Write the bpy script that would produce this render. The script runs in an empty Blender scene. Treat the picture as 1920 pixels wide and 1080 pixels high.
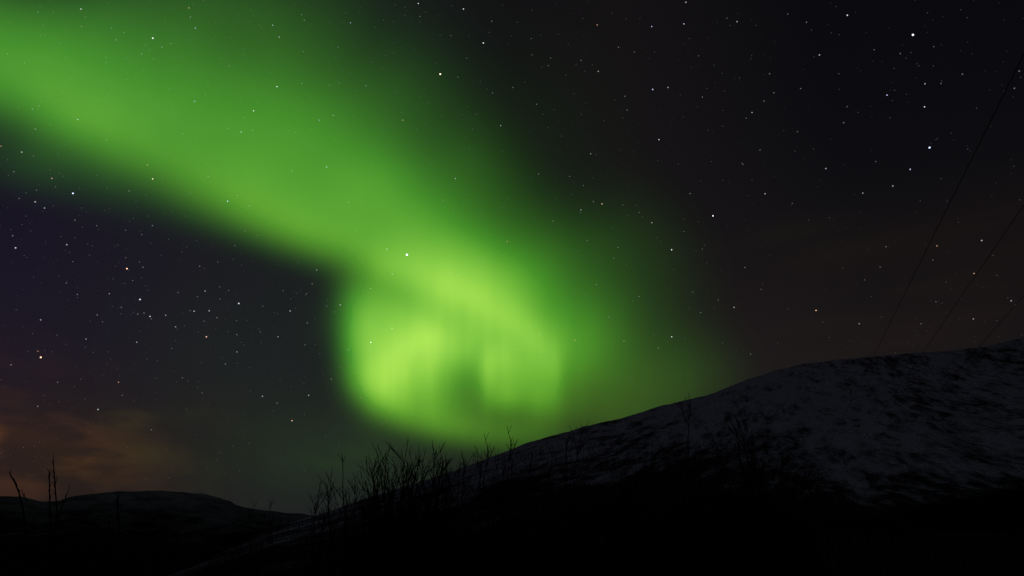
import bpy, math, random
import numpy as np
from mathutils import Vector, Matrix

C = bpy.context.scene.collection
rad = math.radians
random.seed(11)

# ------------------------------------------------------------------ camera, sky, added fill light, exposure
F = 1274.0                                   # focal length in pixels of a 1920 wide frame
PITCH = math.atan(560.0 / F)
EYE = Vector((0, 0, 1.6))
cam = bpy.data.cameras.new('camera')
cam.sensor_width = 36.0
cam.lens = 36.0 * F / 1920.0
cam.clip_start, cam.clip_end = 0.1, 120000.0
camo = bpy.data.objects.new('camera', cam)
C.objects.link(camo)
camo.location = EYE
camo.rotation_euler = (math.pi / 2 + PITCH, 0, 0)
S = bpy.context.scene
S.camera = camo
S.view_settings.view_transform = 'Standard'
S.view_settings.look = 'None'
S.view_settings.exposure = 0.0
S.view_settings.gamma = 1.0
S.cycles.max_bounces = 6
S.cycles.diffuse_bounces = 2
S.cycles.transparent_max_bounces = 64
S.cycles.use_denoising = False
S.cycles.sample_clamp_indirect = 0.3
S.cycles.min_light_bounces = 3
S.cycles.min_transparent_bounces = 16

CP, SP = math.cos(PITCH), math.sin(PITCH)


def sky_dir(px, py):
    """Unit direction(s) of a point of the 1920 x 1080 photograph."""
    px, py = np.asarray(px, float), np.asarray(py, float)
    a, b = (px - 960) / F, (540 - py) / F
    v = np.stack([a, CP - b * SP, SP + b * CP], -1)
    return v / np.linalg.norm(v, axis=-1, keepdims=True)


def az_el(px, py):
    v = sky_dir(px, py)
    return np.arctan2(v[..., 0], v[..., 1]), np.arcsin(v[..., 2])


def lin(*c):
    out = []
    for v in c:
        v /= 255.0
        out.append(v / 12.92 if v <= 0.04045 else ((v + 0.055) / 1.055) ** 2.4)
    return out


FILL_EL, FILL_AZ = rad(28), rad(150)         # added fill light, behind the camera to its right


class Nodes:
    """Small helper that strings math nodes together."""

    def __init__(self, tree):
        self.t = tree
        tree.nodes.clear()

    def n(self, kind, **kw):
        node = self.t.nodes.new(kind)
        for k, v in kw.items():
            setattr(node, k, v)
        return node

    def put(self, sock, v):
        if isinstance(v, bpy.types.NodeSocket):
            self.t.links.new(v, sock)
        else:
            sock.default_value = v

    def m(self, op, a, b=None, clamp=False):
        node = self.n('ShaderNodeMath', operation=op, use_clamp=clamp)
        self.put(node.inputs[0], a)
        if b is not None:
            self.put(node.inputs[1], b)
        return node.outputs[0]

    def gauss(self, az, el, px, py, wa, we):
        a0, e0 = az_el(px, py)
        u = self.m('DIVIDE', self.m('SUBTRACT', az, float(a0)), rad(wa))
        v = self.m('DIVIDE', self.m('SUBTRACT', el, float(e0)), rad(we))
        s = self.m('ADD', self.m('MULTIPLY', u, u), self.m('MULTIPLY', v, v))
        return self.m('EXPONENT', self.m('MULTIPLY', s, -0.5))

    def scale(self, col, f):
        node = self.n('ShaderNodeVectorMath', operation='SCALE')
        self.put(node.inputs[0], col)
        self.put(node.inputs['Scale'], f)
        return node.outputs[0]

    def add(self, a, b):
        node = self.n('ShaderNodeVectorMath', operation='ADD')
        self.put(node.inputs[0], a)
        self.put(node.inputs[1], b)
        return node.outputs[0]

    def ramp(self, fac, stops, mode='LINEAR'):
        node = self.n('ShaderNodeValToRGB')
        r = node.color_ramp
        r.interpolation = mode
        while len(r.elements) > 1:
            r.elements.remove(r.elements[-1])
        for i, (p, c) in enumerate(stops):
            e = r.elements[0] if i == 0 else r.elements.new(p)
            e.position = p
            c = list(c) if hasattr(c, '__len__') else [c] * 3
            e.color = c + [1.0] if len(c) == 3 else c
        self.put(node.inputs[0], fac)
        return node.outputs[0]

    def noise(self, vec, scale, detail=4.0, rough=0.55, dist=0.0):
        node = self.n('ShaderNodeTexNoise')
        if vec is not None:
            self.put(node.inputs['Vector'], vec)
        node.inputs['Scale'].default_value = scale
        node.inputs['Detail'].default_value = detail
        node.inputs['Roughness'].default_value = rough
        node.inputs['Distortion'].default_value = dist
        return node.outputs['Fac']


# --- the night sky: dim bluish air, darker to the right, town glow low on the left, thin lit cloud
world = bpy.data.worlds.new('World')
S.world = world
world.use_nodes = True
N = Nodes(world.node_tree)
tc = N.n('ShaderNodeTexCoord')
D = tc.outputs['Generated']
sep = N.n('ShaderNodeSeparateXYZ')
N.put(sep.inputs[0], D)
az = N.m('ARCTAN2', sep.outputs[0], sep.outputs[1])
el = N.m('ARCSINE', sep.outputs[2])
fa = N.m('ADD', N.m('DIVIDE', az, rad(120)), 0.5, clamp=True)        # -60..60 degrees
pos = lambda a: (a + 60.0) / 120.0
base = N.ramp(fa, [
    (pos(-60), lin(24, 21, 33)),
    (pos(-38), lin(27, 23, 37)),
    (pos(-26), lin(29, 28, 34)),
    (pos(-12), lin(28, 30, 32)),
    (pos(0), lin(23, 22, 24)),
    (pos(12), lin(25, 23, 24)),
    (pos(20), lin(21, 19, 22)),
    (pos(30), lin(14, 14, 18)),
    (pos(60), lin(11, 11, 15))])
# the air thins and darkens upward on the right half
up = N.m('MULTIPLY', N.m('DIVIDE', el, rad(50)), 0.45, clamp=True)
col = N.scale(base, N.m('SUBTRACT', 1.1, up))
# brownish low air over the ridge
low = N.gauss(az, el, 1500, 690, 16, 7)
col = N.add(col, N.scale(lin(16, 11, 7), low))
haze_low = N.m('MULTIPLY', N.gauss(az, el, 60, 900, 9, 5), 0.85)
col = N.add(N.scale(col, N.m('SUBTRACT', 1.0, haze_low)), N.scale(lin(28, 23, 17), haze_low))
# clouds
stretch = N.n('ShaderNodeVectorMath', operation='MULTIPLY')
N.put(stretch.inputs[0], D)
stretch.inputs[1].default_value = (1.0, 1.0, 2.6)
cl = N.noise(stretch.outputs[0], 10.0, 4.0, 0.5, 0.3)
cloud = N.ramp(cl, [(0.42, 0.0), (0.64, 1.0)], 'EASE')
glow = N.gauss(az, el, -20, 850, 6.5, 3.2)
cloudy = N.m('MULTIPLY', glow, N.m('ADD', N.m('MULTIPLY', cloud, 1.15), 0.12))
col = N.add(col, N.scale((0.022, 0.0072, 0.0022), cloudy))
col = N.add(col, N.scale((0.007, 0.0028, 0.0026), N.gauss(az, el, -30, 880, 8, 5)))
for (px, py, wa, we, c) in [
        (35, 815, 2.2, 0.55, (0.034, 0.011, 0.0)),
        (145, 864, 2.2, 1.0, (0.019, 0.0090, 0.0)),
        (225, 788, 1.5, 0.6, (0.008, 0.0085, 0.0)),
        (300, 775, 2.4, 0.6, (0.004, 0.0052, 0.0)),
        (275, 850, 1.6, 0.6, (0.005, 0.0055, 0.0)),
        (545, 885, 3.2, 1.8, (0.0005, 0.0048, 0.0)),
        (660, 850, 2.4, 0.9, (0.001, 0.005, 0.0)),
        (420, 900, 5.0, 2.0, (0.0005, 0.0025, 0.0))]:
    g = N.m('MULTIPLY', N.gauss(az, el, px, py, wa, we), N.m('ADD', N.m('MULTIPLY', cloud, 0.95), 0.30))
    col = N.add(col, N.scale(c, g))
stretch2 = N.n('ShaderNodeVectorMath', operation='MULTIPLY')
N.put(stretch2.inputs[0], D)
stretch2.inputs[1].default_value = (1.0, 1.0, 6.0)
st = N.ramp(N.noise(stretch2.outputs[0], 4.5, 3.0, 0.5, 0.3), [(0.40, 0.0), (0.70, 1.0)], 'EASE')
for (px, py, wa, we, c) in [
        (1800, 440, 6.0, 1.7, (0.0048, 0.0018, 0.0002)),
        (1590, 472, 3.6, 0.7, (0.0046, 0.0028, 0.0003)),
        (1480, 440, 3.0, 0.8, (0.0022, 0.0016, 0.0003)),
        (1780, 610, 5.0, 1.6, (0.0026, 0.0012, 0.0004)),
        (1650, 600, 8.0, 2.4, (0.0008, 0.0004, 0.0001))]:
    g = N.m('MULTIPLY', N.gauss(az, el, px, py, wa, we), N.m('ADD', st, 0.45))
    col = N.add(col, N.scale(c, g))
sky = N.n('ShaderNodeTexSky', sky_type='NISHITA')
sky.sun_disc = False
sky.sun_elevation = FILL_EL
sky.sun_rotation = FILL_AZ
bg_air = N.n('ShaderNodeBackground')
N.put(bg_air.inputs['Color'], sky.outputs[0])
bg_air.inputs['Strength'].default_value = 0.0001          # faint blue air, turned to match the added fill light
bg = N.n('ShaderNodeBackground')
N.put(bg.inputs['Color'], col)
bg.inputs['Strength'].default_value = 1.0
addw = N.n('ShaderNodeAddShader')
N.put(addw.inputs[0], bg.outputs[0])
N.put(addw.inputs[1], bg_air.outputs[0])
wout = N.n('ShaderNodeOutputWorld')
N.put(wout.inputs['Surface'], addw.outputs[0])

fill_lamp = bpy.data.lights.new('fill_light', 'SUN')  # added weak fill to lift the dark hill; no moon is known
fill_lamp.energy = 0.015
fill_lamp.angle = rad(12)
fill_lamp.color = (0.86, 0.90, 1.0)
mo = bpy.data.objects.new('fill_light', fill_lamp)
C.objects.link(mo)
to_fill = Vector((math.sin(FILL_AZ) * math.cos(FILL_EL), math.cos(FILL_AZ) * math.cos(FILL_EL), math.sin(FILL_EL)))
mo.rotation_euler = to_fill.to_track_quat('Z', 'Y').to_euler()


# ------------------------------------------------------------------ helpers
def tag(o, label=None, cat=None, group=None, kind=None):
    if label:
        o['label'] = label
    if cat:
        o['category'] = cat
    if group:
        o['group'] = group
    if kind:
        o['kind'] = kind
    return o


def mesh_obj(name, verts, faces, mat, parent=None, smooth=False):
    me = bpy.data.meshes.new(name)
    me.from_pydata([tuple(v) for v in verts], [], [tuple(f) for f in faces])
    me.update()
    if smooth:
        me.polygons.foreach_set('use_smooth', [True] * len(me.polygons))
    if mat:
        me.materials.append(mat)
    o = bpy.data.objects.new(name, me)
    C.objects.link(o)
    if parent:
        o.parent = parent
    return o


def empty(name, loc):
    o = bpy.data.objects.new(name, None)
    C.objects.link(o)
    o.location = loc
    return o


def new_mat(name):
    m = bpy.data.materials.new(name)
    m.use_nodes = True
    return m, Nodes(m.node_tree)


class Lattice:
    """Value noise on a wrapped random grid."""

    def __init__(self, seed, n=128):
        self.g = np.random.RandomState(seed).rand(n, n) * 2 - 1
        self.k = n

    def __call__(self, x, y):
        xi, yi = np.floor(x).astype(int), np.floor(y).astype(int)
        fx, fy = x - xi, y - yi
        fx, fy = fx * fx * (3 - 2 * fx), fy * fy * (3 - 2 * fy)
        k = self.k
        g = lambda a, b: self.g[a % k, b % k]
        top = g(xi, yi) * (1 - fx) + g(xi + 1, yi) * fx
        bot = g(xi, yi + 1) * (1 - fx) + g(xi + 1, yi + 1) * fx
        return top * (1 - fy) + bot * fy


def fbm(seed, x, y, octaves=5, gain=0.5):
    out, a, f = 0.0, 1.0, 1.0
    for i in range(octaves):
        out = out + a * Lattice(seed + i)(x * f + 17.3 * i, y * f - 9.1 * i)
        a *= gain
        f *= 2.03
    return out


# ------------------------------------------------------------------ the hill that fills the lower right
RIDGE = np.array([
    (-900, 1250, 60), (-300, 1200, 60), (100, 1150, 70), (250, 1108, 80), (300, 1085, 90), (360, 1058, 100), (450, 1017, 110),
    (520, 987, 122), (600, 963, 135), (700, 931, 150), (800, 901, 168), (850, 884, 178), (900, 866, 190), (940, 850, 200), (985, 833, 212),
    (1035, 816, 225), (1090, 801, 240), (1160, 785, 258), (1240, 761, 280), (1290, 750, 294), (1340, 735, 308),
    (1400, 711, 322), (1450, 695, 335), (1500, 684, 348), (1560, 675, 362), (1640, 668, 380), (1720, 661, 398),
    (1800, 656, 414), (1860, 647, 428), (1920, 633, 440), (2100, 600, 470), (2500, 560, 520), (3600, 560, 560)], float)
r_az, r_el = az_el(RIDGE[:, 0], RIDGE[:, 1])
r_R = RIDGE[:, 2]

def ground_z(x, y):
    x, y = np.asarray(x, float), np.asarray(y, float)
    r = np.hypot(x, y) + 1e-6
    a = np.arctan2(x, y)
    E = np.interp(a, r_az, r_el)
    R = np.interp(a, r_az, r_R)
    top = 1.6 + R * np.tan(E)
    u = r / R
    z = np.where(u <= 1, top * np.clip(u, 0, 1) ** 1.55, top - (r - R) * 0.30 - 0.5 * (1 - np.exp(-(r - R) / 12.0)))
    rough = np.clip(r / 250.0, 0.10, 1.3)
    at_crest = np.exp(-((u - 1) / 0.12) ** 2)
    z = z + rough * (1.2 * fbm(3, x / 42, y / 42, 3) * (1 - 0.75 * at_crest) + 0.26 * fbm(23, x / 11.0, y / 11.0, 4, 0.6) * (1 - 0.25 * at_crest))
    return z


# snow with dark heath and rock showing through; the low near ground is all heath
def hill_material():
    m, n = new_mat('snow_and_heath')
    geo = n.n('ShaderNodeNewGeometry')
    P = geo.outputs['Position']
    turn = n.n('ShaderNodeMapping')                        # scrub and drifts run down the slope
    n.put(turn.inputs['Vector'], P)
    turn.inputs['Rotation'].default_value = (0, 0, rad(22))
    flat = n.n('ShaderNodeMapping')
    n.put(flat.inputs['Vector'], turn.outputs[0])
    flat.inputs['Scale'].default_value = (1, 0.19, 0.3)
    big = n.noise(flat.outputs[0], 0.028, 5, 0.6, 0.5)
    mid = n.noise(flat.outputs[0], 0.21, 8, 0.76, 0.25)
    fine = n.noise(flat.outputs[0], 0.75, 5, 0.7, 0.3)
    s = n.n('ShaderNodeSeparateXYZ')
    n.put(s.inputs[0], P)
    # snow lies deeper with height up the slope
    hgt = n.ramp(n.m('DIVIDE', s.outputs[2], 60.0), [(0.0, 0.14), (0.05, 0.30), (0.10, 0.66), (0.18, 0.86), (0.33, 0.93), (0.6, 0.95), (1.0, 1.0)])
    v = n.m('ADD', n.m('MULTIPLY', n.m('SUBTRACT', big, 0.5), 1.9), n.m('MULTIPLY', n.m('SUBTRACT', mid, 0.5), 4.0))
    v = n.m('ADD', v, n.m('MULTIPLY', n.m('SUBTRACT', fine, 0.5), 1.6))
    v = n.m('ADD', v, n.m('SUBTRACT', n.m('MULTIPLY', hgt, 1.05), 0.72))
    # heath and birch wood on the shoulder straight ahead
    wood = n.n('ShaderNodeVectorMath', operation='SUBTRACT')
    n.put(wood.inputs[0], P)
    wood.inputs[1].default_value = (9, 90, 0)
    wsc = n.n('ShaderNodeVectorMath', operation='MULTIPLY')
    n.put(wsc.inputs[0], wood.outputs[0])
    wsc.inputs[1].default_value = (1 / 31, 1 / 60, 0)
    wl = n.n('ShaderNodeVectorMath', operation='LENGTH')
    n.put(wl.inputs[0], wsc.outputs[0])
    w = n.m('EXPONENT', n.m('MULTIPLY', n.m('POWER', n.m('ADD', wl.outputs['Value'], n.m('MULTIPLY', n.m('SUBTRACT', big, 0.5), 1.6)), 1.5), -0.95))
    v = n.m('SUBTRACT', v, n.m('MULTIPLY', w, 1.15))
    t = n.m('MULTIPLY', n.m('ADD', v, 0.27), 1.30, clamp=True)
    mix = n.n('ShaderNodeMix', data_type='RGBA')
    n.put(mix.inputs['Factor'], t)
    mix.inputs['A'].default_value = (0.050, 0.045, 0.042, 1)
    mix.inputs['B'].default_value = (0.62, 0.64, 0.70, 1)
    b = n.n('ShaderNodeBsdfDiffuse')
    n.put(b.inputs['Color'], mix.outputs['Result'])
    b.inputs['Roughness'].default_value = 0.9
    bump = n.n('ShaderNodeBump')
    bump.inputs['Strength'].default_value = 1.0
    bump.inputs['Distance'].default_value = 0.45
    n.put(bump.inputs['Height'], n.m('ADD', n.m('MULTIPLY', mid, 1.0), n.m('MULTIPLY', fine, 0.4)))
    n.put(b.inputs['Normal'], bump.outputs[0])
    out = n.n('ShaderNodeOutputMaterial')
    n.put(out.inputs['Surface'], b.outputs[0])
    return m


NA, NR = 620, 250
A = np.concatenate([np.linspace(rad(-80), rad(-32), 40, endpoint=False), np.linspace(rad(-32), rad(42), NA), np.linspace(rad(42.5), rad(85), 40)])
UU = np.concatenate([[0.0], np.geomspace(0.006, 0.84, 170), np.linspace(0.845, 1.16, 74), np.geomspace(1.18, 2.4, 14)])
ag, ug_ = np.meshgrid(A, UU, indexing='ij')
rg = ug_ * np.interp(ag, r_az, r_R)
X, Y = rg * np.sin(ag), rg * np.cos(ag)
Z = ground_z(X, Y)
n_a, n_r = X.shape
idx = np.arange(n_a * n_r).reshape(n_a, n_r)
quads = np.stack([idx[:-1, :-1], idx[:-1, 1:], idx[1:, 1:], idx[1:, :-1]], -1).reshape(-1, 4)
hill = mesh_obj('hill', np.stack([X, Y, Z], -1).reshape(-1, 3), quads, hill_material(), smooth=True)
tag(hill, kind='structure')


# the valley floor to the horizon, and the far mountains at its end
def mountain_material():
    m, n = new_mat('far_snow_and_forest')
    geo = n.n('ShaderNodeNewGeometry')
    P = geo.outputs['Position']
    s = n.n('ShaderNodeSeparateXYZ')
    n.put(s.inputs[0], P)
    nz = n.noise(P, 0.006, 6, 0.62, 0.5)
    nz2 = n.noise(P, 0.035, 4, 0.6)
    v = n.m('ADD', n.m('DIVIDE', s.outputs[2], 640.0), n.m('MULTIPLY', n.m('SUBTRACT', nz, 0.5), 1.1))
    v = n.m('ADD', v, n.m('MULTIPLY', n.m('SUBTRACT', nz2, 0.5), 0.35))
    t = n.ramp(v, [(0.30, 0.0), (0.80, 1.0)])
    mix = n.n('ShaderNodeMix', data_type='RGBA')
    n.put(mix.inputs['Factor'], t)
    mix.inputs['A'].default_value = (0.02, 0.022, 0.02, 1)
    mix.inputs['B'].default_value = (0.38, 0.38, 0.40, 1)
    b = n.n('ShaderNodeBsdfDiffuse')
    n.put(b.inputs['Color'], mix.outputs['Result'])
    b.inputs['Roughness'].default_value = 1.0
    out = n.n('ShaderNodeOutputMaterial')
    n.put(out.inputs['Surface'], b.outputs[0])
    return m


m_dark, nd = new_mat('dark_valley_heath')
bd = nd.n('ShaderNodeBsdfDiffuse')
gv = nd.n('ShaderNodeNewGeometry')
nd.put(bd.inputs['Color'], nd.ramp(nd.noise(gv.outputs['Position'], 0.02, 5), [(0.35, (0.018, 0.018, 0.017)), (0.7, (0.05, 0.05, 0.05))]))
bd.inputs['Roughness'].default_value = 1.0
od = nd.n('ShaderNodeOutputMaterial')
nd.put(od.inputs['Surface'], bd.outputs[0])
ring = [(60000 * math.cos(t), 60000 * math.sin(t), -60.0) for t in np.linspace(0, 2 * math.pi, 64, endpoint=False)]
ground = mesh_obj('ground', [(0, 0, -60.0)] + ring, [(0, 1 + i, 1 + (i + 1) % 64) for i in range(64)], m_dark)
tag(ground, kind='structure')

FAR = np.array([(-700, 960), (-500, 915), (-250, 935), (-120, 924), (0, 929), (40, 930), (80, 940), (110, 939), (130, 931), (165, 926), (200, 921),
                (230, 919), (300, 919), (345, 922), (385, 925), (412, 932), (432, 938), (442, 946), (470, 953), (500, 957),
                (560, 962), (640, 974), (760, 985), (900, 990), (1200, 1000), (1700, 1000)], float)
f_az, f_el = az_el(FAR[:, 0], FAR[:, 1])
A = np.linspace(rad(-60), rad(35), 420)
Rm = np.linspace(1800, 5600, 120)
ag, rg = np.meshgrid(A, Rm, indexing='ij')
X, Y = rg * np.sin(ag), rg * np.cos(ag)
peak = 4200.0
E = np.interp(ag, f_az, f_el)
top = 1.6 + peak * np.tan(E)
u = (rg - 1800) / (peak - 1800)
Z = np.where(u <= 1, -62 + (top + 62) * np.clip(u, 0, 1) ** 1.35, top - (rg - peak) * 0.3)
damp = np.clip(np.abs(u - 1) * 3.0, 0.06, 1) * np.clip(u * 3, 0, 1)
Z = Z + damp * (55 * fbm(51, X / 520, Y / 520, 5) - 12) + np.clip(u * 3, 0, 1) * 3.0 * fbm(61, X / 60, Y / 60, 3)
n_a, n_r = X.shape
idx = np.arange(n_a * n_r).reshape(n_a, n_r)
quads = np.stack([idx[:-1, :-1], idx[:-1, 1:], idx[1:, 1:], idx[1:, :-1]], -1).reshape(-1, 4)
mt = mesh_obj('mountain', np.stack([X, Y, Z], -1).reshape(-1, 3), quads, mountain_material(), smooth=True)
tag(mt, kind='structure')

# ------------------------------------------------------------------ the aurora
# A body of evenly glowing air: where it is deeper along the line of sight it looks brighter.
STEP = 6.0
gx = np.arange(-420, 1621, STEP)
gy = np.arange(-300, 1021, STEP)
PX, PY = np.meshgrid(gx, gy, indexing='ij')


def curve(pts, n=260):
    pts = np.array(pts, float)
    d = np.concatenate([[0], np.cumsum(np.hypot(*np.diff(pts[:, :2], axis=0).T))])
    t = np.linspace(0, d[-1], n)
    cols = [np.interp(t, d, pts[:, k]) for k in range(pts.shape[1])]
    out = np.stack(cols, -1)
    ker = np.hanning(25)
    ker /= ker.sum()
    for k in range(out.shape[1]):
        p = np.pad(out[:, k], 12, mode='reflect', reflect_type='odd')
        out[:, k] = np.convolve(p, ker, 'valid')
    return out


def blur(f, sig):
    k = int(3 * sig / STEP) + 1
    ker = np.exp(-0.5 * (np.arange(-k, k + 1) * STEP / sig) ** 2)
    ker /= ker.sum()
    for ax in (0, 1):
        f = np.apply_along_axis(lambda v: np.convolve(np.pad(v, k, mode='edge'), ker, 'valid'), ax, f)
    return f


def sheet(pts, soft=10.0, power=2.0, power_right=2.0):
    """A curtain seen edge-on: (x, y, depth, spread to the left of travel, spread to the right)."""
    c = curve(pts)
    tang = np.gradient(c[:, :2], axis=0)
    best = np.full(PX.shape, 1e18)
    who = np.zeros(PX.shape, int)
    for i in range(len(c)):
        d2 = (PX - c[i, 0]) ** 2 + (PY - c[i, 1]) ** 2
        w = d2 < best
        best[w] = d2[w]
        who[w] = i
    q = c[who]
    cross = tang[who, 0] * (PY - q[..., 1]) - tang[who, 1] * (PX - q[..., 0])   # >0: right of travel (image y down)
    d = np.sqrt(best)
    spread = np.where(cross > 0, q[..., 4], q[..., 3])
    f = np.maximum(q[..., 2], 0) * np.exp(-0.5 * (d / spread) ** np.where(cross > 0, power_right, power))
    return blur(f, soft)


def patch(x, y, amp, sx, sy, ang=0.0, pw=2.0):
    c, s = math.cos(rad(ang)), math.sin(rad(ang))
    u = ((PX - x) * c + (PY - y) * s) / sx
    v = (-(PX - x) * s + (PY - y) * c) / sy
    return amp * np.exp(-0.5 * (u * u + v * v) ** (pw / 2))


band = sheet([
    (-420, -90, .20, 140, 100), (-200, 30, .26, 115, 80), (-60, 90, .30, 105, 74), (50, 140, .34, 108, 66),
    (170, 195, .34, 138, 60), (300, 252, .33, 162, 58), (400, 320, .335, 178, 54), (480, 368, .345, 174, 44), (550, 402, .36, 162, 41),
    (650, 434, .41, 152, 40), (740, 478, .49, 126, 36), (830, 525, .60, 103, 40), (920, 570, .60, 88, 46),
    (990, 612, .55, 84, 50), (1030, 660, .44, 80, 48), (1038, 712, .28, 78, 40), (1036, 752, .09, 70, 30), (1030, 790, .0, 60, 26)], 10, 2.0, 2.4)
curl = sheet([
    (760, 500, .0, 70, 40), (712, 540, .18, 80, 48), (688, 600, .34, 90, 29), (682, 650, .50, 85, 25), (690, 698, .58, 75, 26),
    (722, 738, .53, 58, 25), (775, 770, .41, 42, 23), (845, 793, .30, 34, 21), (915, 808, .19, 30, 20), (1000, 815, .09, 30, 20), (1080, 812, .0, 34, 22)], 8, 2.0, 2.2)
field = band + curl
field += patch(806, 648, .22, 30, 60, 0, 2.2)
field += patch(748, 678, .20, 50, 58)
field += patch(745, 598, .17, 58, 44)
field += patch(868, 628, .38, 60, 30)
field += patch(943, 700, .36, 36, 48, 0, 3.4)
field += patch(1014, 692, .19, 28, 56, 0, 2.6)
field += patch(1050, 732, .06, 40, 30)
field += patch(918, 700, .05, 9, 55)
field += patch(990, 655, .05, 14, 55)
field += patch(935, 750, .08, 50, 16)
field += patch(862, 715, .26, 58, 40)
field += patch(1110, 680, .07, 60, 70)
field += patch(815, 582, .13, 48, 30)
field += patch(1210, 715, .062, 90, 60)
field += patch(1060, 790, .04, 120, 26)
field += patch(1150, 540, .055, 85, 90)
field += patch(720, 850, .016, 190, 60)
field += patch(480, 690, .006, 200, 150)
field += patch(100, 312, .034, 170, 38, 14)
field += patch(330, 0, .010, 220, 60)
field += patch(1000, 260, .007, 110, 140)
field -= patch(0, -20, .07, 120, 90)
field += patch(862, 664, .15, 38, 22)
field += patch(775, 695, .07, 36, 40)
field += patch(985, 752, .06, 60, 18)
field += patch(698, 715, .05, 30, 30)
SHAPE = [   # gentle swellings (+) and hollows (-) of the glowing body: x, y, change, spread
    (20, 20, 0.04, 80), (120, 160, -0.05, 80), (5, 180, -0.02, 65), (5, 262, -0.21, 47), (200, 220, -0.04, 79), (400, 30, 0.05, 56), (470, 10, 0.07, 51), (400, 150, 0.02, 50), (470, 250, 0.03, 72), (500, 20, 0.12, 50), (500, 200, 0.11, 70), (600, 200, 0.06, 54), (750, 150, 0.15, 80), (900, 150, 0.03, 80), (20, 300, 0.06, 36), (50, 330, 0.11, 46), (130, 300, 0.07, 51), (200, 330, 0.17, 46), (400, 340, -0.04, 80), (560, 340, -0.09, 70), (720, 480, -0.15, 63), (620, 480, 0.07, 32), (560, 460, 0.11, 42), (560, 500, -0.05, 32), (940, 300, 0.17, 72), (1350, 650, 0.12, 52), (907, 487, 0.10, 53), (940, 460, -0.16, 52), (907, 367, -0.13, 54), (840, 350, -0.12, 59), (790, 317, -0.10, 54), (740, 317, 0.18, 55), (673, 317, 0.06, 49), (1140, 500, -0.04, 52), (1207, 500, -0.13, 52), (740, 550, 0.02, 48), (500, 75, -0.03, 56), (400, 90, 0.02, 48), (350, 130, 0.02, 60), (250, 130, 0.06, 80), (420, 200, -0.06, 61), (600, 130, -0.07, 58), (650, 170, 0.04, 63), (640, 280, -0.02, 41), (640, 500, -0.24, 39), (600, 490, 0.10, 30), (580, 520, -0.08, 36), (620, 560, 0.15, 53), (60, 300, 0.07, 36), (160, 340, -0.08, 39), (240, 350, 0.12, 63), (150, 380, -0.08, 58), (828, 540, 0.06, 56), (898, 540, 0.09, 58), (781, 540, 0.04, 48), (687, 540, 0.24, 55), (969, 540, 0.11, 56), (1016, 540, -0.13, 49), (1062, 540, -0.20, 50), (1110, 540, -0.11, 50), (1180, 540, -0.12, 52), (1250, 540, -0.12, 63), (762, 610, -0.06, 55), (687, 610, -0.08, 54), (890, 610, -0.18, 68), (969, 610, -0.05, 53), (1006, 610, -0.02, 42), (1039, 610, -0.15, 45), (1086, 610, -0.06, 49), (1156, 610, -0.05, 42), (1203, 610, -0.10, 57), (1297, 610, 0.04, 69), (700, 690, 0.10, 42), (755, 690, 0.07, 49), (805, 690, 0.02, 41), (664, 690, -0.14, 36), (648, 690, -0.24, 44), (832, 690, 0.02, 39), (875, 690, 0.16, 42), (912, 690, 0.11, 43), (960, 690, -0.04, 40), (992, 690, -0.10, 33), (1048, 690, -0.05, 38), (1086, 690, -0.04, 37), (1156, 690, -0.21, 48), (1203, 690, -0.23, 56), (1297, 690, 0.05, 64), (1367, 690, 0.07, 65), (702, 750, 0.02, 42), (762, 750, -0.13, 39), (809, 750, -0.06, 39), (847, 750, -0.10, 39), (889, 750, -0.17, 36), (922, 750, -0.14, 34), (1006, 750, 0.22, 40), (1039, 750, -0.02, 30), (1062, 750, -0.34, 36), (1109, 750, -0.37, 51), (1203, 750, 0.16, 69), (781, 795, -0.17, 41), (819, 795, -0.02, 41), (875, 795, -0.02, 44), (922, 795, -0.05, 41), (969, 795, -0.15, 45), (1039, 795, 0.14, 45), (467, 410, 0.16, 70), (656, 410, -0.04, 63), (729, 410, -0.05, 57), (802, 410, 0.02, 65), (875, 410, -0.14, 58), (948, 410, -0.17, 54), (1020, 410, -0.04, 72), (1094, 410, -0.03, 80), (73, 250, 0.07, 55), (146, 250, 0.15, 56), (328, 250, -0.05, 80), (583, 250, 0.10, 53), (765, 250, -0.28, 64), (838, 250, -0.13, 68), (911, 250, 0.09, 69), (73, 70, 0.07, 75), (292, 70, -0.15, 79), (437, 70, -0.17, 47), (583, 70, 0.10, 65), (656, 70, -0.07, 68), (729, 70, 0.04, 79), (838, 70, 0.03, 80)]
swell = np.zeros(PX.shape)
for _x, _y, _d, _s in SHAPE:
    swell += patch(_x, _y, _d, _s, _s)
field = blur(np.maximum(field, 0) * np.exp(np.clip(swell, -1.2, 0.8)), 9)
# crisper folds: the bright ridge that sweeps into the hook, the rays right of the hollow
field += sheet([(690, 462, .0, 26, 20), (760, 490, .035, 26, 20), (840, 530, .06, 24, 20), (930, 575, .06, 22, 20), (1000, 622, .055, 18, 18),
                (1026, 665, .04, 14, 16), (1034, 720, .0, 14, 16)], 7)
field -= sheet([(760, 545, .0, 22, 22), (850, 585, .03, 22, 22), (930, 628, .04, 20, 20), (985, 680, .03, 16, 16), (990, 730, .0, 16, 16)], 7)
field += patch(913, 706, .05, 8, 42)
field += patch(950, 690, .03, 9, 50)
field += patch(1040, 690, .03, 8, 48)
field -= patch(874, 738, .035, 24, 36)
field = np.maximum(field, 0)
# fine upright rays and slow unevenness
ray = fbm(81, PX / 30.0, PY / 240.0, 3)
slow = fbm(91, PX / 170.0, PY / 130.0, 3)
field = field * (1 + 0.035 * ray * np.clip((PY - 430) / 150, 0.25, 1.6) + 0.035 * slow)
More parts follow.
